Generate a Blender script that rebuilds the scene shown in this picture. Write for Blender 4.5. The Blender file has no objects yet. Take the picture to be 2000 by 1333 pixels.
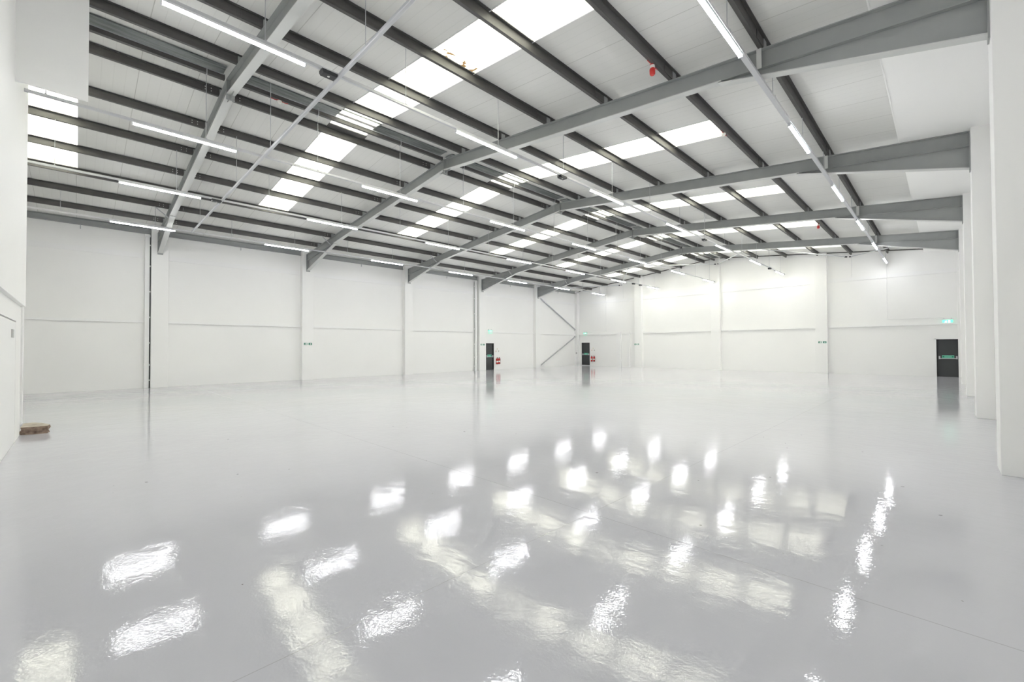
import bpy, math, random
from mathutils import Matrix, Vector
random.seed(7)
SC = bpy.context.scene
COL = SC.collection

# ------------------------------------------------------------------ camera
CX, CY, CZ = 24.21875, -2.46393, 1.65
RT = Vector((0.70719, 0.70701, -0.00455)); UP = Vector((0.01425, -0.00782, 0.99987)); FW = Vector((-0.70688, 0.70716, 0.01561))
cam = bpy.data.cameras.new('camera'); cam.sensor_width = 36; cam.lens = 846.234 / 2000 * 36
cam.clip_start = 0.05; cam.clip_end = 300
cob = bpy.data.objects.new('camera', cam); COL.objects.link(cob)
m = Matrix((RT, UP, -FW)).transposed().to_4x4(); m.translation = (CX, CY, CZ)
cob.matrix_world = m; SC.camera = cob

# ------------------------------------------------------------------ world, exposure
SC.view_settings.view_transform = 'Standard'; SC.view_settings.look = 'None'
SC.view_settings.gamma = 1; SC.view_settings.use_curve_mapping = False
SC.view_settings.exposure = 0.52
SKY = 21.0          # bright overcast sky seen through the rooflights
TUBE = 48.0         # LED diffusers
w = bpy.data.worlds.new('overcast_sky'); SC.world = w; w.use_nodes = True
wn = w.node_tree.nodes; bg = wn['Background']
bg.inputs['Color'].default_value = (1.0, 0.992, 0.945, 1); bg.inputs['Strength'].default_value = SKY
SC.cycles.max_bounces = 12; SC.cycles.diffuse_bounces = 8; SC.cycles.glossy_bounces = 5; SC.cycles.transmission_bounces = 6
SC.cycles.sample_clamp_indirect = 12.0
SC.cycles.caustics_reflective = False; SC.cycles.caustics_refractive = False

# ------------------------------------------------------------------ dimensions (metres; X across the span, Y along the building)
W, S, YG, YB, YN = 25.0, 6.1423, 30.294, -6.14, -3.2
XM = 12.5; SL = 0.1035; ZA = 7.93
XC = 11.55                       # corner of the office wall beside the camera
def zr(x): return ZA - SL * abs(x - XM)      # top of rafters = underside of purlins
PUR = 0.20
XL = [0.22, 1.75, 3.42, 5.03, 6.67, 8.31, 10.01, 11.72]
XR = [13.45, 15.27, 16.97, 18.71, 20.34, 22.0, 23.52]

# ------------------------------------------------------------------ materials
def mat(name, col, rough=0.6, metal=0.0, emit=None, estr=0, spec=0.5):
    m = bpy.data.materials.new(name); m.use_nodes = True
    b = m.node_tree.nodes['Principled BSDF']
    b.inputs['Base Color'].default_value = (*col, 1); b.inputs['Roughness'].default_value = rough
    b.inputs['Metallic'].default_value = metal; b.inputs['Specular IOR Level'].default_value = spec
    if emit:
        b.inputs['Emission Color'].default_value = (*emit, 1); b.inputs['Emission Strength'].default_value = estr
    return m
def nodes(m): return m.node_tree.nodes, m.node_tree.links, m.node_tree.nodes['Principled BSDF']
def noisy(m, c0, c1, scale, stretch=(1, 1, 1), bump=0.0, bscale=None, detail=4):
    n, l, b = nodes(m)
    tc = n.new('ShaderNodeTexCoord'); mp = n.new('ShaderNodeMapping'); mp.inputs['Scale'].default_value = stretch
    l.new(tc.outputs['Object'], mp.inputs['Vector'])
    t = n.new('ShaderNodeTexNoise'); t.inputs['Scale'].default_value = scale; t.inputs['Detail'].default_value = detail
    l.new(mp.outputs['Vector'], t.inputs['Vector'])
    r = n.new('ShaderNodeValToRGB'); r.color_ramp.elements[0].position = .3; r.color_ramp.elements[1].position = .7
    r.color_ramp.elements[0].color = (*c0, 1); r.color_ramp.elements[1].color = (*c1, 1)
    l.new(t.outputs['Fac'], r.inputs['Fac']); l.new(r.outputs['Color'], b.inputs['Base Color'])
    if bump:
        t2 = n.new('ShaderNodeTexNoise'); t2.inputs['Scale'].default_value = bscale or scale; t2.inputs['Detail'].default_value = 3
        l.new(mp.outputs['Vector'], t2.inputs['Vector'])
        bp = n.new('ShaderNodeBump'); bp.inputs['Strength'].default_value = bump; bp.inputs['Distance'].default_value = .01
        l.new(t2.outputs['Fac'], bp.inputs['Height']); l.new(bp.outputs['Normal'], b.inputs['Normal'])
    return m
def mth(n, l, op, a, b=None, c=None):
    x = n.new('ShaderNodeMath'); x.operation = op
    for i, v in enumerate((a, b, c)):
        if v is None: continue
        if isinstance(v, (int, float)): x.inputs[i].default_value = v
        else: l.new(v, x.inputs[i])
    return x.outputs[0]

M = {}
M['white'] = noisy(mat('white_paint', (.84, .84, .82), .55, spec=.3), (.888, .886, .872), (.902, .90, .887), .7, bump=.03, bscale=30)
M['white_trim'] = mat('white_trim', (.89, .89, .885), .45, spec=.3)
M['board'] = mat('white_board', (.925, .925, .91), .6, spec=.3)
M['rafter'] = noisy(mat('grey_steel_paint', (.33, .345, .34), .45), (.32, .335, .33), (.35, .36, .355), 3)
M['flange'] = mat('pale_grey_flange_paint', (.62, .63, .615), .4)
M['purlin'] = noisy(mat('dark_galvanised', (.10, .098, .092), .5, .0), (.072, .070, .067), (.105, .102, .097), 14, (1, .15, 1))
M['galv'] = noisy(mat('galvanised_tray', (.3, .32, .31), .4, .35), (.10, .115, .11), (.26, .28, .27), 30, (1, .06, 1))
M['zinc'] = mat('zinc_metal', (.55, .56, .58), .35, .4)
M['silver'] = mat('silver_conduit', (.62, .63, .65), .4, .3)
M['housing'] = mat('luminaire_housing', (.8, .81, .83), .4)
M['tube'] = mat('led_diffuser', (.9, .9, .9), .4, emit=(.95, .96, .99), estr=TUBE)
M['black'] = mat('black_plastic', (.035, .037, .04), .4)
M['near_black'] = mat('near_black_frame', (.03, .03, .03), .8)
M['door'] = mat('door_charcoal_grey', (.045, .049, .05), .38)
M['red'] = mat('fire_red', (.62, .03, .025), .3)
M['label'] = mat('label_white', (.85, .83, .78), .5)
M['green'] = mat('sign_green', (.0, .19, .11), .4)
M['mint'] = mat('mint_green', (.16, .56, .40), .4)
M['signwhite'] = mat('sign_white', (.88, .93, .9), .4)
M['exitlit'] = mat('exit_panel_green', (.1, .7, .45), .4, emit=(.22, .9, .6), estr=.75)
M['exitwhite'] = mat('exit_panel_white', (.9, 1, .95), .4, emit=(.85, 1, .93), estr=1.3)
M['cream'] = mat('cream_sign', (.75, .70, .5), .5)
M['grille'] = mat('grey_plate', (.52, .53, .52), .5)
M['bolt'] = mat('bright_bolt', (.75, .75, .73), .3, .3)

# roof liner sheets: white enamelled steel, seams every 1.12 m across Y and fine ribs
m_ = M['sheet'] = mat('roof_liner_sheet', (.74, .745, .71), .5, spec=.3)
n, l, b = nodes(m_)
tc = n.new('ShaderNodeTexCoord'); sp = n.new('ShaderNodeSeparateXYZ'); l.new(tc.outputs['Object'], sp.inputs[0])
y = mth(n, l, 'ADD', sp.outputs['Y'], 200 * 1.023717 - (S / 2 - .512) )
fr = mth(n, l, 'FRACT', mth(n, l, 'DIVIDE', y, 1.023717))
d1 = mth(n, l, 'ABSOLUTE', mth(n, l, 'SUBTRACT', fr, .5))
seam = mth(n, l, 'GREATER_THAN', d1, .4935)
rib = mth(n, l, 'FRACT', mth(n, l, 'MULTIPLY', fr, 5.0))
ribd = mth(n, l, 'ABSOLUTE', mth(n, l, 'SUBTRACT', rib, .5))
ribm = mth(n, l, 'GREATER_THAN', ribd, .465)
nz = n.new('ShaderNodeTexNoise'); nz.inputs['Scale'].default_value = .6; l.new(tc.outputs['Object'], nz.inputs['Vector'])
base = n.new('ShaderNodeMix'); base.data_type = 'RGBA'; l.new(nz.outputs['Fac'], base.inputs['Factor'])
base.inputs['A'].default_value = (.69, .69, .668, 1); base.inputs['B'].default_value = (.735, .735, .71, 1)
mx = n.new('ShaderNodeMix'); mx.data_type = 'RGBA'
l.new(mth(n, l, 'ADD', mth(n, l, 'MULTIPLY', seam, .45), mth(n, l, 'MULTIPLY', ribm, .11)), mx.inputs['Factor'])
l.new(base.outputs['Result'], mx.inputs['A']); mx.inputs['B'].default_value = (.35, .35, .32, 1)
l.new(mx.outputs['Result'], b.inputs['Base Color'])
bp = n.new('ShaderNodeBump'); bp.inputs['Strength'].default_value = .4; bp.inputs['Distance'].default_value = .012
l.new(mth(n, l, 'MULTIPLY', mth(n, l, 'ADD', seam, ribm), -1.0), bp.inputs['Height']); l.new(bp.outputs['Normal'], b.inputs['Normal'])

# translucent GRP rooflight
m_ = M['grp'] = bpy.data.materials.new('translucent_rooflight'); m_.use_nodes = True
n, l = m_.node_tree.nodes, m_.node_tree.links
for x in list(n):
    if x.type == 'BSDF_PRINCIPLED': n.remove(x)
out = [x for x in n if x.type == 'OUTPUT_MATERIAL'][0]
tr = n.new('ShaderNodeBsdfTranslucent'); tr.inputs['Color'].default_value = (.60, .60, .56, 1)
df = n.new('ShaderNodeBsdfDiffuse'); df.inputs['Color'].default_value = (.7, .7, .62, 1)
tcs = n.new('ShaderNodeTexCoord'); sps = n.new('ShaderNodeSeparateXYZ'); l.new(tcs.outputs['Object'], sps.inputs[0])
nzs = n.new('ShaderNodeTexNoise'); nzs.inputs['Scale'].default_value = 6; l.new(tcs.outputs['Object'], nzs.inputs['Vector'])
inx = mth(n, l, 'LESS_THAN', mth(n, l, 'ABSOLUTE', mth(n, l, 'SUBTRACT', sps.outputs['X'], 17.03)), .13)
iny = mth(n, l, 'LESS_THAN', mth(n, l, 'ABSOLUTE', mth(n, l, 'SUBTRACT', sps.outputs['Y'], 3.1)), .5)
dirt = mth(n, l, 'MULTIPLY', mth(n, l, 'MULTIPLY', inx, iny), mth(n, l, 'GREATER_THAN', nzs.outputs['Fac'], .52))
mxd = n.new('ShaderNodeMix'); mxd.data_type = 'RGBA'; l.new(dirt, mxd.inputs['Factor'])
mxd.inputs['A'].default_value = (.60, .60, .56, 1); mxd.inputs['B'].default_value = (.16, .12, .07, 1); l.new(mxd.outputs['Result'], tr.inputs['Color'])
mxs = n.new('ShaderNodeMixShader'); mxs.inputs[0].default_value = .3
l.new(tr.outputs[0], mxs.inputs[1]); l.new(df.outputs[0], mxs.inputs[2]); l.new(mxs.outputs[0], out.inputs[0])

# poured resin floor: pale grey, glossy, gently wavy, slab joints and a few specks
m_ = M['floor'] = mat('grey_resin_floor', (.5, .5, .51), .08, spec=.4)
n, l, b = nodes(m_)
tc = n.new('ShaderNodeTexCoord'); sp = n.new('ShaderNodeSeparateXYZ'); l.new(tc.outputs['Object'], sp.inputs[0])
def tex(scale, detail=2, stretch=None, rough=.5):
    t = n.new('ShaderNodeTexNoise'); t.inputs['Scale'].default_value = scale; t.inputs['Detail'].default_value = detail
    t.inputs['Roughness'].default_value = rough
    if stretch:
        mp = n.new('ShaderNodeMapping'); mp.inputs['Scale'].default_value = stretch
        l.new(tc.outputs['Object'], mp.inputs['Vector']); l.new(mp.outputs['Vector'], t.inputs['Vector'])
    else: l.new(tc.outputs['Object'], t.inputs['Vector'])
    return t.outputs['Fac']
def near(axis, vals, wd):
    acc = None
    for v in vals:
        q = mth(n, l, 'LESS_THAN', mth(n, l, 'ABSOLUTE', mth(n, l, 'SUBTRACT', sp.outputs[axis], v)), wd)
        acc = q if acc is None else mth(n, l, 'MAXIMUM', acc, q)
    return acc
joint = mth(n, l, 'MAXIMUM', near('Y', (1.15, 9.25, 17.35, 25.4), .004), near('X', (5.5, 13.6, 21.7), .003))
c1 = n.new('ShaderNodeMix'); c1.data_type = 'RGBA'; l.new(tex(.35, 3), c1.inputs['Factor'])
c1.inputs['A'].default_value = (.575, .576, .618, 1); c1.inputs['B'].default_value = (.605, .606, .645, 1)
speck = mth(n, l, 'GREATER_THAN', tex(9, 1), .80)
c2 = n.new('ShaderNodeMix'); c2.data_type = 'RGBA'
l.new(mth(n, l, 'MAXIMUM', mth(n, l, 'MULTIPLY', joint, .28), mth(n, l, 'MULTIPLY', speck, .8)), c2.inputs['Factor'])
l.new(c1.outputs['Result'], c2.inputs['A']); c2.inputs['B'].default_value = (.12, .11, .10, 1)
l.new(c2.outputs['Result'], b.inputs['Base Color'])
rr = mth(n, l, 'ADD', .03, mth(n, l, 'MULTIPLY', tex(.8, 4), .04)); l.new(rr, b.inputs['Roughness'])
h = mth(n, l, 'ADD', mth(n, l, 'MULTIPLY', tex(1.3, 2), .0032),
        mth(n, l, 'ADD', mth(n, l, 'MULTIPLY', tex(5.0, 3, (1, 1.6, 1)), .0015), mth(n, l, 'MULTIPLY', tex(60, 1), .00034)))
h = mth(n, l, 'SUBTRACT', h, mth(n, l, 'MULTIPLY', joint, .001))
bp = n.new('ShaderNodeBump'); bp.inputs['Strength'].default_value = 1.0; bp.inputs['Distance'].default_value = 1.0
l.new(h, bp.inputs['Height']); l.new(bp.outputs['Normal'], b.inputs['Normal'])

# broken concrete
M['concrete'] = noisy(mat('broken_concrete', (.3, .2, .15), .95), (.11, .07, .05), (.36, .27, .21), 12, bump=1.0, bscale=25, detail=8)
M['screed'] = noisy(mat('rough_screed_top', (.55, .5, .43), .9), (.34, .29, .23), (.56, .51, .44), 8, bump=.6, bscale=30, detail=6)

# ------------------------------------------------------------------ mesh helpers
class MB:
    def __init__(s): s.v = []; s.f = []; s.mi = []; s.sm = []
    def add(s, vs, fs, mi=0, smooth=False):
        o = len(s.v); s.v += [tuple(v) for v in vs]; s.f += [tuple(i + o for i in f) for f in fs]
        s.mi += [mi] * len(fs); s.sm += [smooth] * len(fs); return s
    def box(s, x0, x1, y0, y1, z0, z1, mi=0):
        return s.add([(x0, y0, z0), (x1, y0, z0), (x1, y1, z0), (x0, y1, z0), (x0, y0, z1), (x1, y0, z1), (x1, y1, z1), (x0, y1, z1)],
                     [(0, 3, 2, 1), (4, 5, 6, 7), (0, 1, 5, 4), (1, 2, 6, 5), (2, 3, 7, 6), (3, 0, 4, 7)], mi)
    def prism_xz(s, poly, y0, y1, mi=0):      # convex polygon in XZ, counter-clockwise seen from -Y
        k = len(poly)
        vs = [(x, y0, z) for x, z in poly] + [(x, y1, z) for x, z in poly]
        fs = [tuple(range(k)), tuple(range(2 * k - 1, k - 1, -1))] + [(i, i + k, (i + 1) % k + k, (i + 1) % k) for i in range(k)]
        return s.add(vs, fs, mi)
    def prism_yz(s, poly, x0, x1, mi=0):
        k = len(poly)
        vs = [(x0, y, z) for y, z in poly] + [(x1, y, z) for y, z in poly]
        fs = [tuple(range(k - 1, -1, -1)), tuple(range(k, 2 * k))] + [(i, (i + 1) % k, (i + 1) % k + k, i + k) for i in range(k)]
        return s.add(vs, fs, mi)
    def tube(s, a, b, r, seg=10, mi=0, r2=None):
        a, b = Vector(a), Vector(b); d = (b - a).normalized()
        u = d.orthogonal().normalized(); v = d.cross(u); r2 = r if r2 is None else r2
        vs = [a + (u * math.cos(t) + v * math.sin(t)) * r for t in [2 * math.pi * i / seg for i in range(seg)]]
        vs += [b + (u * math.cos(t) + v * math.sin(t)) * r2 for t in [2 * math.pi * i / seg for i in range(seg)]]
        fs = [(i, (i + 1) % seg, (i + 1) % seg + seg, i + seg) for i in range(seg)]
        s.add(vs, fs, mi, True); s.add(vs[:seg], [tuple(range(seg - 1, -1, -1))], mi); s.add(vs[seg:], [tuple(range(seg))], mi)
        return s
    def bar(s, a, b, wx, wz, mi=0, up=(0, 0, 1)):
        a, b = Vector(a), Vector(b); d = (b - a).normalized(); side = d.cross(Vector(up)).normalized(); u = side.cross(d)
        vs = [p + side * sx * wx / 2 + u * sz * wz / 2 for p in (a, b) for sx, sz in ((-1, -1), (1, -1), (1, 1), (-1, 1))]
        return s.add(vs, [(0, 3, 2, 1), (4, 5, 6, 7), (0, 1, 5, 4), (1, 2, 6, 5), (2, 3, 7, 6), (3, 0, 4, 7)], mi)
    def lathe(s, prof, c, seg=20, mi=0):      # profile of (r, z) bottom to top round a vertical axis at c
        vs = []; k = len(prof)
        for i in range(seg):
            t = 2 * math.pi * i / seg
            vs += [(c[0] + r * math.cos(t), c[1] + r * math.sin(t), c[2] + z) for r, z in prof]
        fs = [(i * k + j, ((i + 1) % seg) * k + j, ((i + 1) % seg) * k + j + 1, i * k + j + 1) for i in range(seg) for j in range(k - 1)]
        s.add(vs, fs, mi, True)
        s.add([vs[i * k] for i in range(seg)], [tuple(range(seg - 1, -1, -1))], mi); s.add([vs[i * k + k - 1] for i in range(seg)], [tuple(range(seg))], mi)
        return s
    def build(s, name, mats, parent=None, bevel=0):
        me = bpy.data.meshes.new(name); me.from_pydata(s.v, [], s.f); me.update()
        if not isinstance(mats, (list, tuple)): mats = [mats]
        for q in mats: me.materials.append(q)
        me.polygons.foreach_set('material_index', s.mi); me.polygons.foreach_set('use_smooth', s.sm)
        o = bpy.data.objects.new(name, me); COL.objects.link(o)
        if parent: o.parent = parent
        if bevel:
            md = o.modifiers.new('bevel', 'BEVEL'); md.width = bevel; md.segments = 2; md.limit_method = 'ANGLE'
        return o
def tag(o, label, cat, group=None):
    o['label'] = label; o['category'] = cat
    if group: o['group'] = group
    return o
def thing(name, label, cat, loc=(0, 0, 0), group=None, rz=0):
    o = bpy.data.objects.new(name, None); COL.objects.link(o); o.location = loc; o.rotation_euler = (0, 0, rz)
    o.empty_display_size = .1
    return tag(o, label, cat, group)
def struct(o): o['kind'] = 'structure'; return o
def clone(o, parent=None):
    c = o.copy(); COL.objects.link(c)
    if parent is not None: c.parent = parent
    for ch in list(o.children): clone(ch, c)
    return c
ORD = ['first', 'second', 'third', 'fourth', 'fifth', 'sixth', 'seventh', 'eighth', 'ninth']

# ------------------------------------------------------------------ shell
struct(MB().box(-.3, W + .3, YB - .3, YG + .3, -.2, 0).build('floor', M['floor']))

T = .3
# left wall, with an opening for the fire door
DY0, DY1, DZ = 19.0, 19.8, 1.99
mb = MB()
mb.box(-T, 0, YB, DY0, 0, 6.85).box(-T, 0, DY1, YG + T, 0, 6.85).box(-T, 0, DY0, DY1, DZ, 6.85)
struct(mb.build('wall_left', M['white']))
struct(MB().box(W, W + T, YN - .2, YG + T, 0, 6.85).build('wall_right', M['white']))
# far gable with two door openings
mb = MB(); GX = [(.55, 1.44, 2.08), (23.88, 24.76, 2.0)]
x = 0
for a, b_, h_ in GX:
    mb.box(x, a, YG, YG + T, 0, h_ if False else 2.08); mb.box(a, b_, YG, YG + T, h_, 2.081); x = b_
mb.box(x, W, YG, YG + T, 0, 2.08)
mb.prism_xz([(0, 2.08), (W, 2.08), (W, zr(W) + PUR), (XM, ZA + PUR), (0, zr(0) + PUR)], YG, YG + T)
struct(mb.build('wall_far', M['white']))
# office wall on the camera's left: recessed lower part, upper part standing 60 mm proud
mb = MB(); LX0, LX1, LZ = 12.45, 14.9, 2.17
mb.box(LX0, LX1, YN - .3, YN - .2, 0, 2.6).box(XC, LX0, YN - .3, YN - .06, 0, 2.6).box(LX1, W + T, YN - .3, YN - .06, 0, 2.6).box(LX0, LX1, YN - .3, YN - .06, LZ, 2.6)  # first box is backing, added to keep sky light out round the door
mb.prism_xz([(XC, 2.49), (W + T, 2.49), (W + T, zr(W) + PUR), (XM, ZA + PUR), (XC, zr(XC) + PUR)], YN - .3, YN)
struct(mb.build('wall_near', M['white']))
d4 = struct(MB().box(LX0 + .004, LX1, YN - .16, YN - .062, .004, LZ - .025).build('door_4', M['white_trim']))
tag(MB().box(12.93, 13.2, YN - .061, YN - .045, 1.86, 2.0).build('wall_plate', M['grille']), 'small grey plate high on the white office wall by the left edge', 'plate')
# the recess behind the office wall
struct(MB().box(XC, XC + .2, YB, YN - .3, 0, 8.0).build('wall_side', M['white']))
struct(MB().prism_xz([(-T, 0), (XC + .2, 0), (XC + .2, zr(XC) + PUR), (-T, zr(0) + PUR + .02)], YB - T, YB).build('wall_rear', M['white']))
struct(MB().box(9.42, 9.72, -3.75, -3.345, 0, 7.62).build('trim_1', M['white_trim']))
struct(MB().box(13.95, 14.0, YN - .1, -2.38, 5.87, 7.95).build('trim_2', M['board']))

# roof sheets with openings for the rooflights
SKY_Y = [(k + .5) * S for k in range(-1, 5)]; HW = .56
SKX = {'L': (4.98, 12.44), 'R': (12.56, 20.20)}
def slab(mb, xa, xb, y0, y1, off0, off1, mi=0):
    mb.prism_xz([(xa, zr(xa) + off0), (xb, zr(xb) + off0), (xb, zr(xb) + off1), (xa, zr(xa) + off1)], y0, y1, mi)
mb = MB(); ys = [YB - T]
for c in SKY_Y: ys += [c - HW, c + HW]
ys.append(YG + T)
for side, (e0, e1) in {'L': (-T, XM), 'R': (XM, W + T)}.items():
    a, b_ = SKX[side]
    for i in range(len(ys) - 1):
        if i % 2 == 0 or (side == 'R' and i == 1): slab(mb, e0, e1, ys[i], ys[i + 1], PUR, PUR + .08)
        else:
            slab(mb, e0, a, ys[i], ys[i + 1], PUR, PUR + .08); slab(mb, b_, e1, ys[i], ys[i + 1], PUR, PUR + .08)
struct(mb.build('ceiling', M['sheet']))
k = 0
for c in SKY_Y:
    for side in 'LR':
        if side == 'R' and c < 0: continue
        k += 1; a, b_ = SKX[side]
        mb = MB()       # light steel edging round the opening
        for y0, y1 in ((c - HW, c - HW + .02), (c + HW - .02, c + HW)): slab(mb, a, b_, y0, y1, PUR - .012, PUR + .05)
        fr_ = struct(mb.build('window_%d' % k, M['white_trim']))
        if side == 'L':
            tb = MB(); slab(tb, 11.79, 11.98, c - HW, c + HW, PUR - .04, PUR - .015); tb.build('dark_strip', M['purlin'], fr_)  # dark strip across the rooflight, a little below the ridge
        mb = MB(); slab(mb, a, b_, c - HW + .02, c + HW - .02, PUR + .045, PUR + .05); mb.build('pane', M['grp'], fr_)

# sheeting-joint ledges on the walls
t = 3
def ledge(mb, name):
    global t
    o = struct(mb.build('trim_%d' % t, M['white_trim'])); t += 1
colY = [i * S for i in range(5)]
CW = .29
segs = [(YB, -.52)] + [(colY[i] + CW + .005, colY[i + 1] - CW - .005) for i in range(4)] + [(colY[4] + CW + .005, YG - .3)]
segs[3] = (segs[3][0], 17.78)
for y0, y1 in segs:
    ledge(MB().box(0, .09, y0, y1, 2.79, 2.88), 'l'); 
    ledge(MB().box(0, .035, y0, y1, 5.56, 5.77), 'l')
gcx = [6.39, 12.51, 18.81]
gs = [(.3, 4.25), (4.69, 5.27), (5.51, 6.08), (6.70, 12.2), (12.82, 18.5), (19.12, 24.7)]
for i, (x0, x1) in enumerate(gs):
    ledge(MB().box(x0, x1, YG - .09, YG, 2.79, 2.88), 'g')
for x0, x1 in [(.3, 6.08), (6.70, 12.2), (12.82, 18.5), (19.12, 24.7)]:
    ledge(MB().box(x0, x1, YG - .035, YG, 5.56, 5.77), 'g')
# boxed studs under the gable ledge
for x0, x1 in ((4.26, 4.68), (5.28, 5.5)):
    struct(MB().box(x0, x1, YG - .095, YG, 0, 2.95).build('trim_%d' % t, M['white_trim'], bevel=.004)); t += 1
# roof-edge angle along the gable
mb = MB()
for e0, e1 in ((.3, XM), (XM, 24.7)): slab(mb, e0, e1, YG - .05, YG - .002, PUR - .05, PUR - .005)
struct(mb.build('trim_%d' % t, M['purlin'])); t += 1

# boxed columns
LN = ['nearest the left edge of the view, beside a dark-slotted downpipe', 'second from the left edge, carrying a green exit sign',
      'third from the left edge, plain', 'fourth from the left, between a pipe and a grey fire door', 'last before the far left corner, where the diagonal braces start']
for i, yk in enumerate(colY):
    ft = zr(.3) - .35
    o = MB().box(.0, .3, yk - CW, yk + CW, 0, 6.86).build('column', M['white'], bevel=.006)
    tag(o, 'white boxed column on the left wall, ' + LN[i], 'column', 'boxed columns along the left wall')
RN = [None, 'nearest at the right edge of the view, standing full height', 'second from the camera', 'third from the camera', 'farthest from the camera, nearest the far door']
for i, yk in enumerate(colY):
    lab = 'white boxed column on the right wall, ' + RN[i] if RN[i] else 'white boxed column on the right wall, beside the camera'
    o = MB().box(24.7, 25.0, yk - CW, yk + CW, 0, 6.86 - .0).build('column', M['white'], bevel=.006)
    tag(o, lab, 'column', 'boxed columns along the right wall')
GN = ['left one, close to the far corner door', 'middle one, under the roof ridge', 'right one, carrying a small green sign']
for i, x in enumerate(gcx):
    o = MB().prism_xz([(x - .31, 0), (x + .31, 0), (x + .31, zr(x + .31) + .18), (x - .31, zr(x - .31) + .18)], YG - .3, YG).build('column', M['white'], bevel=.006)
    tag(o, 'white boxed column on the far gable wall, ' + GN[i], 'column', 'boxed columns on the far gable wall')
for x0, x1, q in ((0, .3, 'left'), (24.7, 25.0, 'right')):
    o = MB().box(x0 + .002, x1 - .002, YG - .3, YG - .002, 0, 6.66).build('corner_post', M['white'])
    tag(o, 'slim white boxed post in the far %s corner of the hall' % q, 'post')

# ------------------------------------------------------------------ steel frames
FL = .17
def make_rafter():
    root = thing('portal_rafter', '', 'roof beam')
    mb = MB()
    def seg(xa, xb):
        for o0, o1, hw in ((-.334, 0, .006), (-.016, 0, FL / 2)):
            mb.prism_xz([(xa, zr(xa) + o0), (xb, zr(xb) + o0), (xb, zr(xb) + o1), (xa, zr(xa) + o1)], -hw, hw)
    seg(.3, XM); seg(XM, 24.7)
    mb.build('rafter', M['rafter'], root)
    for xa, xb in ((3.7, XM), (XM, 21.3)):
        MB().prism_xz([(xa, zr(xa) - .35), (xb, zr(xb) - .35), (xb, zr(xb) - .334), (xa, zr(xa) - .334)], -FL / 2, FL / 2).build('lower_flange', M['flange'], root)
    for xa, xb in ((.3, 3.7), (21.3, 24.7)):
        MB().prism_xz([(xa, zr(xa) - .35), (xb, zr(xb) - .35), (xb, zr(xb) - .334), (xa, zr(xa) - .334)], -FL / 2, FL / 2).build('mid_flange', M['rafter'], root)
    for sgn in (-1, 1):
        X_ = lambda d: XM + sgn * (XM - d)     # d = distance from the wall
        hb = MB()
        a, b_ = X_(.3), X_(3.75)
        za, zb = zr(.3) - .35, zr(3.75) - .35
        def pr(pts, hw):
            if sgn == 1: pts = pts[::-1]
            hb.prism_xz(pts, -hw, hw)
        pr([(a, 5.81), (b_, zb - .03), (b_, zb), (a, za)], .006)
        hb.build('haunch', M['rafter'], root)
        hb = MB(); pr([(a, 5.80), (b_, zb - .03), (b_, zb - .014), (a, 5.816)], FL / 2)
        hb.build('haunch_flange', M['flange'], root)
        p0, p1 = sorted((X_(.3), X_(.32)))
        MB().box(p0, p1, -FL / 2 - .01, FL / 2 + .01, 5.74, 6.66).build('end_plate', M['rafter'], root)
    mb = MB()
    mb.box(XM - .02, XM + .02, -FL / 2, FL / 2, ZA - .47, ZA - .002)
    mb.prism_xz([(XM - .32, zr(XM - .32) - .352), (XM, ZA - .45), (XM, ZA - .352)], -.006, .006)
    mb.prism_xz([(XM, ZA - .45), (XM + .32, zr(XM - .32) - .352), (XM, ZA - .352)], -.006, .006)
    mb.build('apex_plate', M['rafter'], root)
    for x in (21.95,):
        MB().box(x - .04, x + .04, -FL / 2 - .012, -FL / 2 - .002, zr(x) - .36, zr(x) - .001).build('hanger_plate', M['flange'], root)
    for x in (3.38,):
        MB().bar((x, -.50, zr(x) + .02), (x, -.04, zr(x) - .36), .05, .03).build('fly_brace', M['zinc'], root)
    for x in XL[1:] + XR[:-1]:       # cleats that carry the purlins
        MB().box(x + .016, x + .028, -.07, .07, zr(x), zr(x) + .17).build('cleat', M['rafter'], root)
    return root
proto = None
FN = ['nearest grey steel portal rafter, crossing the top left of the view', 'second grey steel rafter, running to the top right corner',
      'third grey steel rafter, middle of the five', 'fourth grey steel rafter back from the camera', 'farthest grey steel rafter, next to the far gable wall']
for i, yk in enumerate(colY):
    o = proto = make_rafter() if proto is None else proto
    if i: o = clone(proto)
    o.location = (0, yk, 0)
    tag(o, FN[i], 'roof beam', 'portal frame rafters')

# ------------------------------------------------------------------ purlins
bolt_me = None
def make_purlin(x, i, side):
    root = thing('purlin', '', 'roof beam', (x, 0, zr(x) + (.003 if side == 'L' else .009)))
    y0, y1 = (YB, YG) if x < XC else ((YN, YG))
    s_ = 1 if side == 'L' else -1
    y0 += .01; y1 -= .06
    mb = MB(); tk = .005; H = PUR - .012
    mb.box(-tk / 2, tk / 2, y0, y1, 0, H)
    mb.box(-.065, 0, y0, y1, 0, tk)
    mb.box(0, .06, y0, y1, H - tk - .004, H - .004).box(.055, .06, y0, y1, H - .02, H - .004)
    mb.box(-.065, -.06, y0, y1, 0, .02)
    mb.build('web', M['purlin'], root)
    for k in range(-0, 5):             # sleeve over the frame and, each bay, one lap
        yy = k * S
        q = MB().box(.0 + .003, .012, yy - .42, yy + .42, .018, H - .03)
        q.build('sleeve', M['purlin'], root)
    if side == 'L':
        for k in range(0, 3):
            for dy in (-.36, -.24, .24, .36):
                for dz in (.055, .12):
                    yy = k * S + dy
                    MB().tube((.012, yy, dz), (.024, yy, dz), .011, 6).build('bolt', M['bolt'], root)
    return root
for i, x in enumerate(XL[1:]):
    o = make_purlin(x, i, 'L')
    tag(o, 'long dark steel purlin on the left roof slope, %s up from the left eaves' % ORD[i], 'roof beam', 'purlins of the left roof slope')
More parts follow.
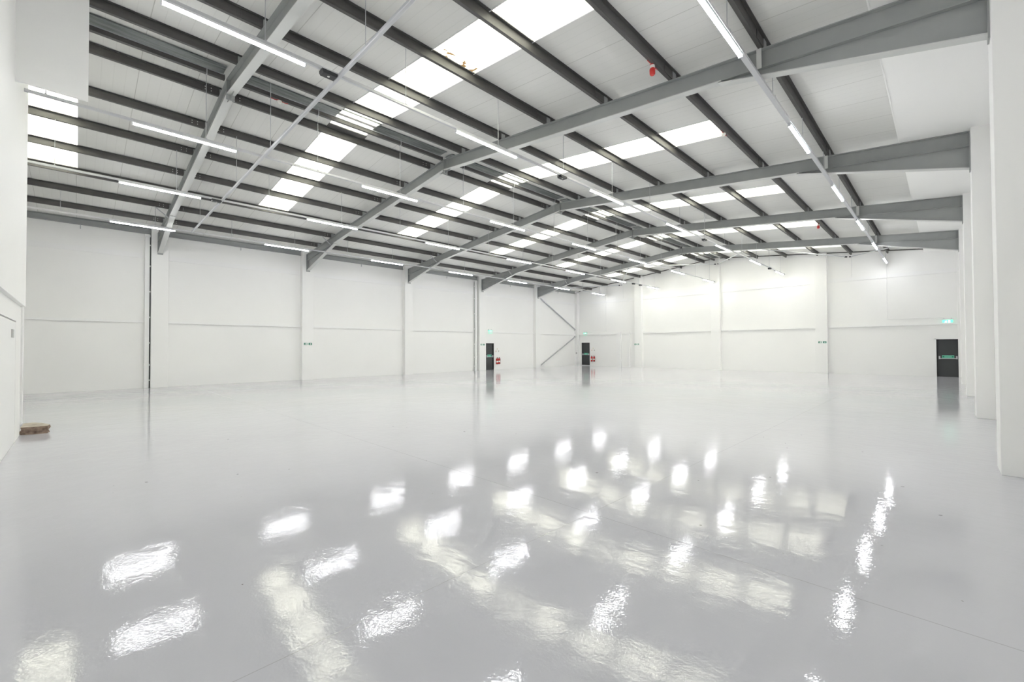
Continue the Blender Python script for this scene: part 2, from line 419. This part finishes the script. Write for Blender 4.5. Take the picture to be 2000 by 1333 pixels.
for i, x in enumerate(XR[:-1]):
    o = make_purlin(x, i, 'R')
    tag(o, 'long dark steel purlin on the right roof slope, %s down from the ridge' % ORD[i], 'roof beam', 'purlins of the right roof slope')

# eaves beam along the left wall, one length per bay, with small hanging brackets
EN = ['in the bay at the left edge of the view', 'in the second bay from the left edge', 'in the third bay from the left edge', 'in the fourth bay from the left', 'in the fifth bay, over the fire door side', 'in the last bay beside the gable']
for i, (y0, y1) in enumerate([(YB, -CW - .005)] + [(colY[j] + CW + .005, colY[j + 1] - CW - .005) for j in range(4)] + [(colY[4] + CW + .005, YG - .305)]):
    root = thing('eaves_beam', 'grey steel eaves beam along the top of the left wall, ' + EN[i], 'roof beam', (0, 0, 0), 'eaves beams on the left wall')
    MB().box(.05, .058, y0, y1, 6.60, 6.84).box(.05, .16, y0, y1, 6.60, 6.608).box(.05, .16, y0, y1, 6.825, 6.833).build('web', M['rafter'], root)
    MB().box(.02, .05, y0, y1, 6.62, 6.80).build('packer', M['rafter'], root)
    ym = (y0 + y1) / 2 if i else -2.45
    MB().box(.10, .13, ym - .015, ym + .015, 6.45, 6.605).box(.06, .13, ym - .015, ym + .015, 6.45, 6.47).build('bracket', M['zinc'], root)

# ridge: galvanised closure strip, steel ridge rail below it, bright conduit on the rail
RB = ['nearest the camera, by the top left', 'over the second bay', 'over the third bay', 'over the fourth bay', 'over the fifth bay', 'over the last bay']
bays = [(YN + .005, -.12)] + [(colY[j] + .12, colY[j + 1] - .12) for j in range(4)] + [(colY[4] + .12, YG - .06)]
for i, (y0, y1) in enumerate(bays):
    c = SKY_Y[i]
    o = MB()
    for a, b_ in ((y0, c - HW), (c + HW, y1)):
        if b_ - a > .05: o.box(12.35, 12.76, a, b_, ZA + .155, ZA + .162).box(12.755, 12.76, a, b_, ZA + .135, ZA + .155)
    o.box(12.35, 12.37, max(c - HW, y0), c + HW, ZA + .155, ZA + .162).box(12.86, 12.90, max(c - HW, y0), c + HW, ZA + .13, ZA + .155)
    tag(o.build('ridge_tray', M['galv']), 'galvanised ridged tray under the roof ridge, ' + RB[i], 'tray', 'galvanised trays along the ridge')
WY = [2.03 + 2.46 * k for k in range(-2, 12)]
for i, (y0, y1) in enumerate(bays):
    y1 = min(y1, YG - .08)
    root = thing('ridge_rail', 'dark steel channel hung below the roof ridge, ' + RB[i], 'rail', (0, 0, 0), 'channels below the ridge')
    MB().box(12.46, 12.54, y0, y1, 7.88, 7.887).box(12.533, 12.54, y0, y1, 7.887, 7.975).box(12.46, 12.467, y0, y1, 7.887, 7.975).build('channel', M['purlin'], root)
    MB().box(12.535, 12.553, y0, y1, 7.976, 7.995).build('conduit', M['zinc'], root)
    for yy in WY:
        if y0 < yy - .06 and yy < y1:
            MB().box(12.452, 12.46, yy - .05, yy - .03, 7.862, 8.01).box(12.557, 12.565, yy - .05, yy - .03, 7.862, 8.01).box(12.452, 12.565, yy - .05, yy - .03, 7.85, 7.862).build('clamp', M['zinc'], root)

# ------------------------------------------------------------------ right-hand soffit under the eaves
mb = MB()
slab(mb, 23.48, 24.71, YN + .002, YG - .002, .005, .03)
mb.prism_xz([(24.70, zr(24.7) + .005), (24.999, zr(25) + .005), (24.999, zr(25) + .03), (24.70, zr(24.7) + .03)], YN + .002, YG - .002)
for j in range(5):
    pass
mb.prism_xz([(23.46, zr(23.5) + .0), (23.48, zr(23.5) + .0), (23.48, zr(23.5) + .19), (23.46, zr(23.5) + .19)], YN + .002, YG - .002)
struct(mb.build('ceiling_soffit', M['board']))

# ------------------------------------------------------------------ lighting rows
ROWS = [(21.95, 6.35, .085), (16.88, 6.30, .05), (12.50, 6.30, .05), (8.33, 6.235, .05), (3.38, 6.20, .05)]
RNAME = ['nearest the right wall', 'second from the right wall', 'under the ridge', 'second from the left wall', 'nearest the left wall']
TL = 1.86
def make_light():
    root = thing('linear_light', '', 'ceiling light')
    h = MB(); h.prism_yz([(-TL / 2, 0), (TL / 2, 0), (TL / 2, .035), (-TL / 2, .035)], -.03, .03)
    h.build('housing', M['housing'], root, bevel=.004)
    prof = [(-.03, .0), (-.027, -.018), (-.017, -.028), (0, -.032), (.017, -.028), (.027, -.018), (.03, .0)]
    d_ = MB(); kk = len(prof)
    vs = [(a, -TL / 2 + .02, z) for a, z in prof] + [(a, TL / 2 - .02, z) for a, z in prof]
    d_.add(vs, [(i, i + 1, i + 1 + kk, i + kk) for i in range(kk - 1)], 0, True)
    d_.add(vs, [tuple(range(kk)), tuple(range(2 * kk - 1, kk - 1, -1)), (0, kk, 2 * kk - 1, kk - 1)])
    d_.build('diffuser', M['tube'], root)
    for s_ in (-1, 1):
        a, b_ = sorted((s_ * TL / 2, s_ * (TL / 2 - .02)))
        MB().box(-.031, .031, a, b_, -.033, .0).build('end_cap', M['housing'], root)
    return root
lproto = None
for ri, (x, z, rw) in enumerate(ROWS):
    y0 = YN + .004 if x > XC else YB + .01
    y1 = 30.05
    root = thing('lighting_rail', 'slim hanging metal rail carrying the row of strip lights ' + RNAME[ri], 'lighting rail', (x, 0, z + .035), 'hanging lighting rails')
    MB().box(-rw / 2, rw / 2, y0, y1, .001, .05).build('rail', M['silver'], root)
    for yy in WY:
        if yy < y0: continue
        top = (7.85 if ri == 2 else zr(x)) - z - .035
        MB().tube((0, yy - .04, .05), (0, yy - .04, top + .005), .007, 6).build('suspension_wire', M['zinc'], root)
        MB().box(-rw / 2 - .006, rw / 2 + .006, yy - .055, yy - .025, .04, .062).build('clip', M['zinc'], root)
    n_ = 0
    for k in range(-1, 6):
        yc = 4.13 + 4.93 * k
        if ri == 0 and k == -1: yc = -.80
        if lproto is None: lproto = o = make_light()
        else: o = clone(lproto)
        o.location = (x, yc, z)
        tag(o, 'LED strip light, %s from the camera in the row %s' % (ORD[n_], RNAME[ri]), 'ceiling light', 'LED strip lights in the row ' + RNAME[ri])
        n_ += 1
# occupancy sensors on the rails
SN = [(1, .50, 'beside the pale pipe in the second row from the right'), (1, 6.85, 'beyond the second rafter in the second row from the right'), (1, 16.75, 'halfway down the second row from the right'),
      (1, 26.65, 'at the far end of the second row from the right'), (3, .52, 'in the row second from the left wall, near the first rafter'), (3, 25.9, 'in the row second from the left wall, by the farthest rafter'), (3, 26.9, 'far end of the row second from the left wall')]
for ri, yy, ds in SN:
    x, z, rw = ROWS[ri]
    o = thing('occupancy_sensor', 'black sensor box ' + ds, 'sensor', (x, yy, z - .03), 'sensor boxes on the lighting rails')
    MB().prism_yz([(-.11, .0), (.11, .0), (.13, .03), (.13, .065), (-.13, .065), (-.13, .03)], -.07, .07).build('casing', M['black'], o)
    MB().lathe([(.018, -.006), (.022, 0), (.022, .002)], (0, .0, 0), 12).build('lens', M['bolt'], o)
# cross conduit below the rails
root = thing('cross_conduit', 'long silver pipe hanging across all the light rows, above the first bay', 'pipe', (0, .66, 6.30))
MB().bar((3.30, 0, -.03), (XM, 0, .0), .06, .06).bar((XM, 0, 0), (24.9, 0, .045), .06, .06).build('pipe', M['silver'], root, bevel=.012)
for x in (4.9, 10.1, 13.17, 17.9, 20.3):
    zt = zr(x) - 6.30
    MB().tube((x, 0, .02), (x, 0, zt), .007, 6).build('suspension_wire', M['zinc'], root)

# ------------------------------------------------------------------ plan bracing in the last bay
pts = [(24.4, colY[4] + .12, 6.62), (20.2, YG - .25, 6.98), (16.4, colY[4] + .12, 7.3), (12.75, YG - .42, 7.58), (8.7, colY[4] + .12, 7.3), (4.9, YG - .3, 6.9), (1.2, colY[4] + .12, 6.5)]
BN = ['from the right eaves to the gable', 'between gable and rafter right of the ridge', 'meeting the gable right below the ridge', 'falling left from the ridge', 'left of the ridge, near the corner door', 'nearest the left eaves']
for i in range(6):
    a, b_ = Vector(pts[i]), Vector(pts[i + 1]); d_ = (b_ - a).normalized()
    a = a + d_ * .16; b_ = b_ - d_ * .16
    o = thing('wind_brace', 'pale steel roof brace in the last bay, ' + BN[i], 'brace', (0, 0, 0), 'roof braces in the last bay')
    MB().tube(a, b_, .032, 10).build('tube', M['silver'], o)
    for p, s_ in ((a, 1), (b_, -1)):
        MB().bar(p - d_ * s_ * .04, p + d_ * s_ * .10, .09, .07).build('end_plate', M['black'], o)
# wall cross-bracing by the far left corner
for (a, b_, q) in (((.1, 25.0, 5.86), (.1, 29.93, 3.3), 'upper'), ((.1, 29.93, 2.64), (.1, 25.0, .12), 'lower')):
    o = thing('diagonal_brace', '%s grey diagonal steel brace across the last bay of the left wall' % q, 'brace', (0, 0, 0), 'diagonal wall braces')
    MB().bar(a, b_, .05, .11, up=(1, 0, 0)).build('strut', M['zinc'], o)
    for p in (a, b_):
        MB().box(.005, .1, p[1] - .05, p[1] + .05, p[2] - .07, p[2] + .07).build('gusset_plate', M['zinc'], o)

# ------------------------------------------------------------------ rainwater pipes and wall conduits
def downpipe(y0, y1, top, lab, slots):
    o = thing('downpipe', lab, 'pipe', (0, 0, 0))
    MB().box(.02, .17, y0, y1, .0, top).build('pipe', M['white_trim'], o, bevel=.008)
    MB().box(.0, .19, y0 - .012, y1 + .004, .98, 1.05).build('collar', M['white_trim'], o)
    MB().box(.01, .19, y0 - .01, y1 + .004, top, top + .12).build('outlet', M['white_trim'], o, bevel=.006)
    for y in slots:
        MB().box(.05, .085, y - .015, y + .015, 0, top + .02).build('gap_shade_strip', M['black'] if top > 6.45 else M['grille'], o)  # dark strip coloured as the shaded gap between pipe and column
        for z in (.3, .95, 1.9, 3.0, 4.1, 5.2, 6.1):
            MB().box(.045, .095, y - .02, y + .02, z, z + .06).build('clip', M['white_trim'], o)
downpipe(-.49, -.335, 6.46, 'white square downpipe with a black shadow-gap strip beside the leftmost column', [-.312])
downpipe(17.86, 18.0, 6.4, 'slim white downpipe left of the column beside the grey fire door', [17.835, 18.05])
def conduit(ptsl, lab):
    mb = MB()
    for a, b_ in zip(ptsl[:-1], ptsl[1:]): mb.tube(a, b_, .014, 8)
    tag(mb.build('wall_conduit', M['white_trim']), lab, 'conduit', 'painted conduits on the far gable wall')
yc = YG - .04
conduit([(20.32, yc, 7.1), (20.32, yc, 5.80)], 'short vertical white conduit high on the gable, right of the right column')
conduit([(21.9, yc, 6.9), (21.9, yc, 3.18), (24.15, yc, 3.18)], 'white conduit dropping down the gable to the exit light at right')
conduit([(3.18, yc, 6.85), (3.18, yc, 3.04), (1.15, yc, 3.04)], 'white conduit dropping to the exit light over the corner door')
conduit([(4.92, yc, 7.1), (4.92, yc, 5.8)], 'short white conduit high on the gable, left of the left column')
conduit([(.34, yc, 5.5), (.34, yc, 1.16)], 'thin white conduit down the corner post to the small call point')

# ------------------------------------------------------------------ doors
def text_mesh(body, size, name, material, parent, loc, rot):
    cu = bpy.data.curves.new(name, 'FONT'); cu.body = body; cu.size = size; cu.align_x = 'CENTER'; cu.align_y = 'CENTER'; cu.extrude = .0006
    tmp = bpy.data.objects.new(name, cu); COL.objects.link(tmp)
    dg = bpy.context.evaluated_depsgraph_get(); me = bpy.data.meshes.new_from_object(tmp.evaluated_get(dg))
    COL.objects.unlink(tmp); bpy.data.objects.remove(tmp)
    o = bpy.data.objects.new(name, me); me.materials.clear(); me.materials.append(material); COL.objects.link(o)
    o.parent = parent; o.location = loc; o.rotation_euler = rot; return o
# everything wall-mounted is modelled facing -Y (local: x right, y out of the wall is negative) and turned to its wall
def running_man(mb, cx, cz, s, y, flip=1, mi=0):
    def P(x, z): return (cx + flip * x * s, y, cz + z * s)
    def seg(a, b, wd):
        a, b = Vector((a[0], 0, a[1])), Vector((b[0], 0, b[1])); d = (b - a).normalized(); nn = Vector((d.z, 0, -d.x)) * wd / 2
        q = [a + nn, b + nn, b - nn, a - nn]
        mb.add([P(v.x, v.z) for v in q], [(0, 1, 2, 3)], mi)
    seg((.0, .1), (-.08, -.12), .13); seg((-.06, -.12), (.12, -.22), .09); seg((.12, -.2), (.1, -.42), .08)
    seg((-.08, -.1), (-.2, -.28), .09); seg((-.2, -.28), (-.36, -.3), .07); seg((.03, .1), (.2, .0), .06); seg((.0, .1), (-.2, .12), .06); seg((-.2, .12), (-.26, .0), .05)
    mb.add([P(.07 + .075 * math.cos(a), .24 + .075 * math.sin(a)) for a in [i * math.pi / 4 for i in range(8)]], [tuple(range(8))], mi)
def door(n, wd, ht, loc, rz, threshold=False, red=False):
    fr = MB()
    e = .055
    fr.box(-wd / 2 - .02, wd / 2 + .02, .2, .22, -.02, ht + .02).box(-wd / 2, -wd / 2 + .045, -.004, .2, 0, ht, 0).box(wd / 2 - .045, wd / 2, -.004, .2, 0, ht, 0).box(-wd / 2, wd / 2, -.004, .2, ht - .045, ht, 0)  # back plate is added to block sky light; jambs are near-black
    o = fr.build('door_%d' % n, M['near_black']); o.location = loc; o.rotation_euler = (0, 0, rz); struct(o)
    a = MB()
    a.box(-wd / 2 - e, -wd / 2, -.02, .0, 0, ht + e).box(wd / 2, wd / 2 + e, -.02, .0, 0, ht + e).box(-wd / 2 - e, wd / 2 + e, -.02, .0, ht, ht + e)
    a.build('architrave', M['white_trim'], o)
    b0 = .06 if threshold else .005
    lf = MB().box(-wd / 2 + .047, wd / 2 - .047, .06, .105, b0, ht - .047).build('door_leaf', M['door'], o)
    if threshold: MB().box(-wd / 2, wd / 2, -.03, .1, 0, .055).build('threshold', M['zinc'], o)
    pb = MB(); pw = wd * .37
    pb.tube((-pw, -.0, .97), (pw, -.0, .97), .018, 10)
    for s_ in (-1, 1): pb.box(s_ * pw - .03, s_ * pw + .03, -.03, .06, .94, 1.10)
    pb.build('push_bar', M['zinc'], lf)
    sg = MB().box(-wd * .26, wd * .26, .04, .06, .985, 1.14).build('door_sign', M['mint'], lf)
    q = MB()
    for s_ in (-1, 1): q.add([(s_ * wd * .2 - .03, .0385, 1.03), (s_ * wd * .2 + .03, .0385, 1.03), (s_ * wd * .2 + .03, .0385, 1.10), (s_ * wd * .2 - .03, .0385, 1.10)], [(0, 1, 2, 3)])
    q.add([(-wd * .25, .0389, .995), (wd * .25, .0389, .995), (wd * .25, .0389, 1.0), (-wd * .25, .0389, 1.0)], [(0, 1, 2, 3)])
    q.build('sign_symbols', M['green'], sg)
    text_mesh('PUSH BAR TO OPEN', .036, 'sign_lettering', M['green'], sg, (0, .0385, 1.055), (math.pi / 2, 0, 0))
    return o
door(1, .80, 1.99, (0, 19.4, 0), math.pi / 2)
door(2, .89, 2.08, ((.55 + 1.44) / 2, YG, 0), 0, threshold=True)
door(3, .88, 2.0, ((23.88 + 24.76) / 2, YG, 0), 0)

# green direction signs on the columns
def dsign(loc, rz, right, lab):
    o = thing('exit_sign', lab, 'sign', loc, 'green exit signs on the columns', rz)
    MB().box(-.225, .225, -.008, 0, -.075, .075).build('sign_plate', M['signwhite'], o)
    k = 1 if right else -1
    g = MB()
    for x0, x1 in ((-.205, -.03), (.03, .205)): g.add([(x0, -.0095, -.058), (x1, -.0095, -.058), (x1, -.0095, .058), (x0, -.0095, .058)], [(0, 1, 2, 3)])
    g.build('green_field', M['green'], o)
    w_ = MB(); running_man(w_, -k * .135, .0, .14, -.011, k)
    w_.add([(-k * .08 - .02, -.011, -.05), (-k * .08 + .025, -.011, -.05), (-k * .08 + .025, -.011, .05), (-k * .08 - .02, -.011, .05)], [(0, 1, 2, 3)])
    c = k * .118
    w_.add([(c - k * .05, -.011, -.012), (c, -.011, -.012), (c, -.011, .012), (c - k * .05, -.011, .012)], [(0, 1, 2, 3)])
    w_.add([(c, -.011, -.042), (c + k * .055, -.011, 0), (c, -.011, .042)], [(0, 1, 2)])
    w_.build('symbols', M['signwhite'], o)
dsign((.3, S, 1.90), math.pi / 2, True, 'green and white exit direction sign on the second column of the left wall')
dsign((.3, 3 * S, 1.89), math.pi / 2, True, 'green and white exit sign on the column just left of the left-wall fire door')
dsign((6.28, YG - .3, 1.885), 0, False, 'green and white exit sign on the left gable column, pointing left')
dsign((18.86, YG - .3, 1.90), 0, True, 'green and white exit sign on the right gable column, pointing right')

# lit exit boxes
def exitbox(loc, rz, wd, lab):
    o = thing('exit_light', lab, 'exit light', loc, 'lit exit signs above the fire doors', rz)
    MB().box(-wd / 2 - .01, wd / 2 + .01, -.10, -.02, .10, .15).build('housing', M['housing'], o)
    MB().box(-wd / 2, wd / 2, -.067, -.055, -.11, .10).build('green_panel', M['exitlit'], o)
    w_ = MB(); running_man(w_, -.06, .0, .2, -.069)
    w_.add([(.02, -.069, -.08), (.1, -.069, -.08), (.1, -.069, .08), (.02, -.069, .08)], [(0, 1, 2, 3)])
    w_.build('symbols', M['exitwhite'], o)
    br = MB()
    for s_ in (-1, 1): br.box(s_ * wd * .35 - .012, s_ * wd * .35 + .012, -.07, .0, .15, .165).box(s_ * wd * .35 - .012, s_ * wd * .35 + .012, -.012, 0, .1, .2)
    br.build('bracket', M['zinc'], o)
exitbox((0, 19.4, 2.86), math.pi / 2, .40, 'small lit green exit light above the fire door in the left wall')
exitbox((.98, YG, 2.88), 0, .36, 'small lit green exit light above the door in the far left corner')
exitbox((24.33, YG, 2.94), 0, .40, 'lit green exit light above the charcoal door at the right')

# fire extinguishers, their signs and call points
def extinguisher(loc, rz, lab, tilt=0):
    o = thing('fire_extinguisher', lab, 'fire extinguisher', loc, 'wall-mounted fire extinguishers', rz)
    MB().lathe([(.0, 0), (.074, .0), (.08, .02), (.08, .36), (.07, .41), (.035, .44), (.025, .46)], (0, -.10, 0), 20).build('cylinder', M['red'], o)
    MB().lathe([(.081, .0), (.081, .02), (.079, .03)], (0, -.10, -.002), 20).build('base_ring', M['black'], o)
    MB().lathe([(.0812, .14), (.0812, .26)], (0, -.10, 0), 20).build('label_band', M['label'], o)
    h_ = MB().box(-.02, .02, -.12, -.08, .46, .50).bar((0, -.07, .50), (0, -.20, .53), .022, .012).bar((0, -.07, .485), (0, -.18, .47), .022, .012)
    h_.build('valve_handle', M['black'], o)
    hs = MB(); pr_ = [(.02, -.10, .48), (.085, -.12, .45), (.105, -.12, .36), (.10, -.12, .2), (.095, -.12, .1)]
    for a, b_ in zip(pr_[:-1], pr_[1:]): hs.tube(a, b_, .011, 8)
    hs.tube((.095, -.12, .12), (.09, -.12, .02), .014, 8, 0, .022); hs.build('hose', M['black'], o)
    MB().box(-.03, .03, -.025, 0, .25, .42).build('bracket', M['black'], o)
extinguisher((0, 20.06, .40), math.pi / 2, 'red fire extinguisher on the left wall, the one closer to the fire door')
extinguisher((0, 20.27, .41), math.pi / 2, 'red fire extinguisher on the left wall, the one farther from the fire door')
extinguisher((1.70, YG, .38), 0, 'red fire extinguisher by the corner door, left of the pair')
extinguisher((1.96, YG, .38), 0, 'red fire extinguisher by the corner door, right of the pair')
def idsign(loc, rz, wd, ht, band, lab):
    o = thing('safety_sign', lab, 'sign', loc, 'small safety signs above the extinguishers', rz)
    MB().box(-wd / 2, wd / 2, -.005, 0, -ht / 2, ht / 2).build('plate', M['label'], o)
    b_ = MB().add([(-wd / 2 + .012, -.0062, ht * .05), (wd / 2 - .012, -.0062, ht * .05), (wd / 2 - .012, -.0062, ht / 2 - .012), (-wd / 2 + .012, -.0062, ht / 2 - .012)], [(0, 1, 2, 3)])
    b_.build('band', M[band], o)
    t_ = MB()
    for j in range(3):
        z = -ht * .08 - j * ht * .12; t_.add([(-wd * .38, -.0062, z - .006), (wd * .38, -.0062, z - .006), (wd * .38, -.0062, z), (-wd * .38, -.0062, z)], [(0, 1, 2, 3)])
    t_.build('text_lines', M['grille'], o)
for wall, (ux, uy, rz, ds) in {'L': (0, 20.17, math.pi / 2, 'the left-wall extinguishers'), 'G': (1.80, YG, 0, 'the corner-door extinguishers')}.items():
    for dx, z, wd, ht, band, q in ((0, 1.56, .09, .14, 'cream', 'upper small sign above '), (-.14, 1.38, .10, .12, 'red', 'lower left small red-banded sign above '), (.14, 1.38, .10, .12, 'black', 'lower right small dark-banded sign above ')):
        loc = (ux, uy + dx, z) if wall == 'L' else (ux + dx, uy, z)
        idsign(loc, rz, wd, ht, band, q + ds)
def callpoint(loc, rz, lab, mt):
    o = thing('call_point', lab, 'alarm call point', loc, None, rz)
    MB().box(-.045, .045, -.05, 0, -.045, .045).build('box', M[mt], o, bevel=.006)
    MB().box(-.025, .025, -.054, -.05, -.025, .02).build('glass', M['label'], o)
callpoint((.17, YG - .3, 1.13), 0, 'small dark call point on the far left corner post', 'black')
callpoint((24.845, YG - .2995, 1.16), 0, 'small red alarm call point right of the charcoal door', 'red')

# alarm sounders and detectors under the purlins
def sounder(x, y, lab, kind):
    z = zr(x)
    o = thing('alarm_sounder' if kind == 'red' else 'smoke_detector', lab, 'alarm' if kind == 'red' else 'detector', (x, y, z))
    MB().box(-.03, .03, -.05, .05, -.012, .0).build('mount', M['red'], o)
    if kind == 'red':
        MB().lathe([(.035, -.20), (.052, -.18), (.055, -.09), (.045, -.07)], (0, 0, 0), 18).build('sounder_body', M['red'], o)
        MB().lathe([(.045, -.07), (.05, -.045), (.045, -.012)], (0, 0, 0), 18).build('base', M['label'], o)
    else:
        MB().lathe([(.02, -.085), (.04, -.07), (.055, -.04), (.055, -.012)], (0, 0, 0), 18).build('detector_head', M['label'], o)
    c_ = MB()
    pr_ = [(0, -.05, -.006), (.02, -.12, -.03), (.0, -.2, -.004)]
    for a, b_ in zip(pr_[:-1], pr_[1:]): c_.tube(a, b_, .007, 6)
    pr_ = [(0, .05, -.006), (.02, .12, -.03), (.0, .2, -.004)]
    for a, b_ in zip(pr_[:-1], pr_[1:]): c_.tube(a, b_, .007, 6)
    c_.build('red_cable', M['red'], o)
sounder(20.28, 5.36, 'red alarm sounder under a purlin at the top, right of the middle of the view', 'red')
sounder(20.28, 20.9, 'distant red alarm sounder on a right slope purlin between the fourth and fifth rafters', 'red')
sounder(20.28, 9.17, 'white detector head with red cable at the corner of a right slope rooflight', 'w')
sounder(12.5, 1.05, 'white domed detector with red cable under the ridge rail', 'w')
bpy.data.objects['smoke_detector.001'].location.z = 7.88

# ------------------------------------------------------------------ broken concrete stub by the office wall corner
random.seed(3)
top = [(11.53, -3.25), (11.60, -3.10), (11.62, -2.89), (11.42, -2.86), (11.02, -2.98), (10.80, -3.12), (10.85, -3.25)]
mb = MB(); k = len(top); rings = []
for zi, z in enumerate((.0, .05, .10, .145)):
    rings += [(x + random.uniform(-.02, .02) * (zi != 3), y_ + random.uniform(-.02, .015) * (zi in (1, 2)), z) for x, y_ in top]
fs = [(r_ * k + i, r_ * k + (i + 1) % k, (r_ + 1) * k + (i + 1) % k, (r_ + 1) * k + i) for r_ in range(3) for i in range(k)]
mb.add(rings, fs, 0); mb.add(rings[3 * k:], [tuple(range(k))], 1)
tag(mb.build('concrete_stub', [M['concrete'], M['screed']]), 'broken brown concrete stub on the floor at the office wall corner', 'concrete block')
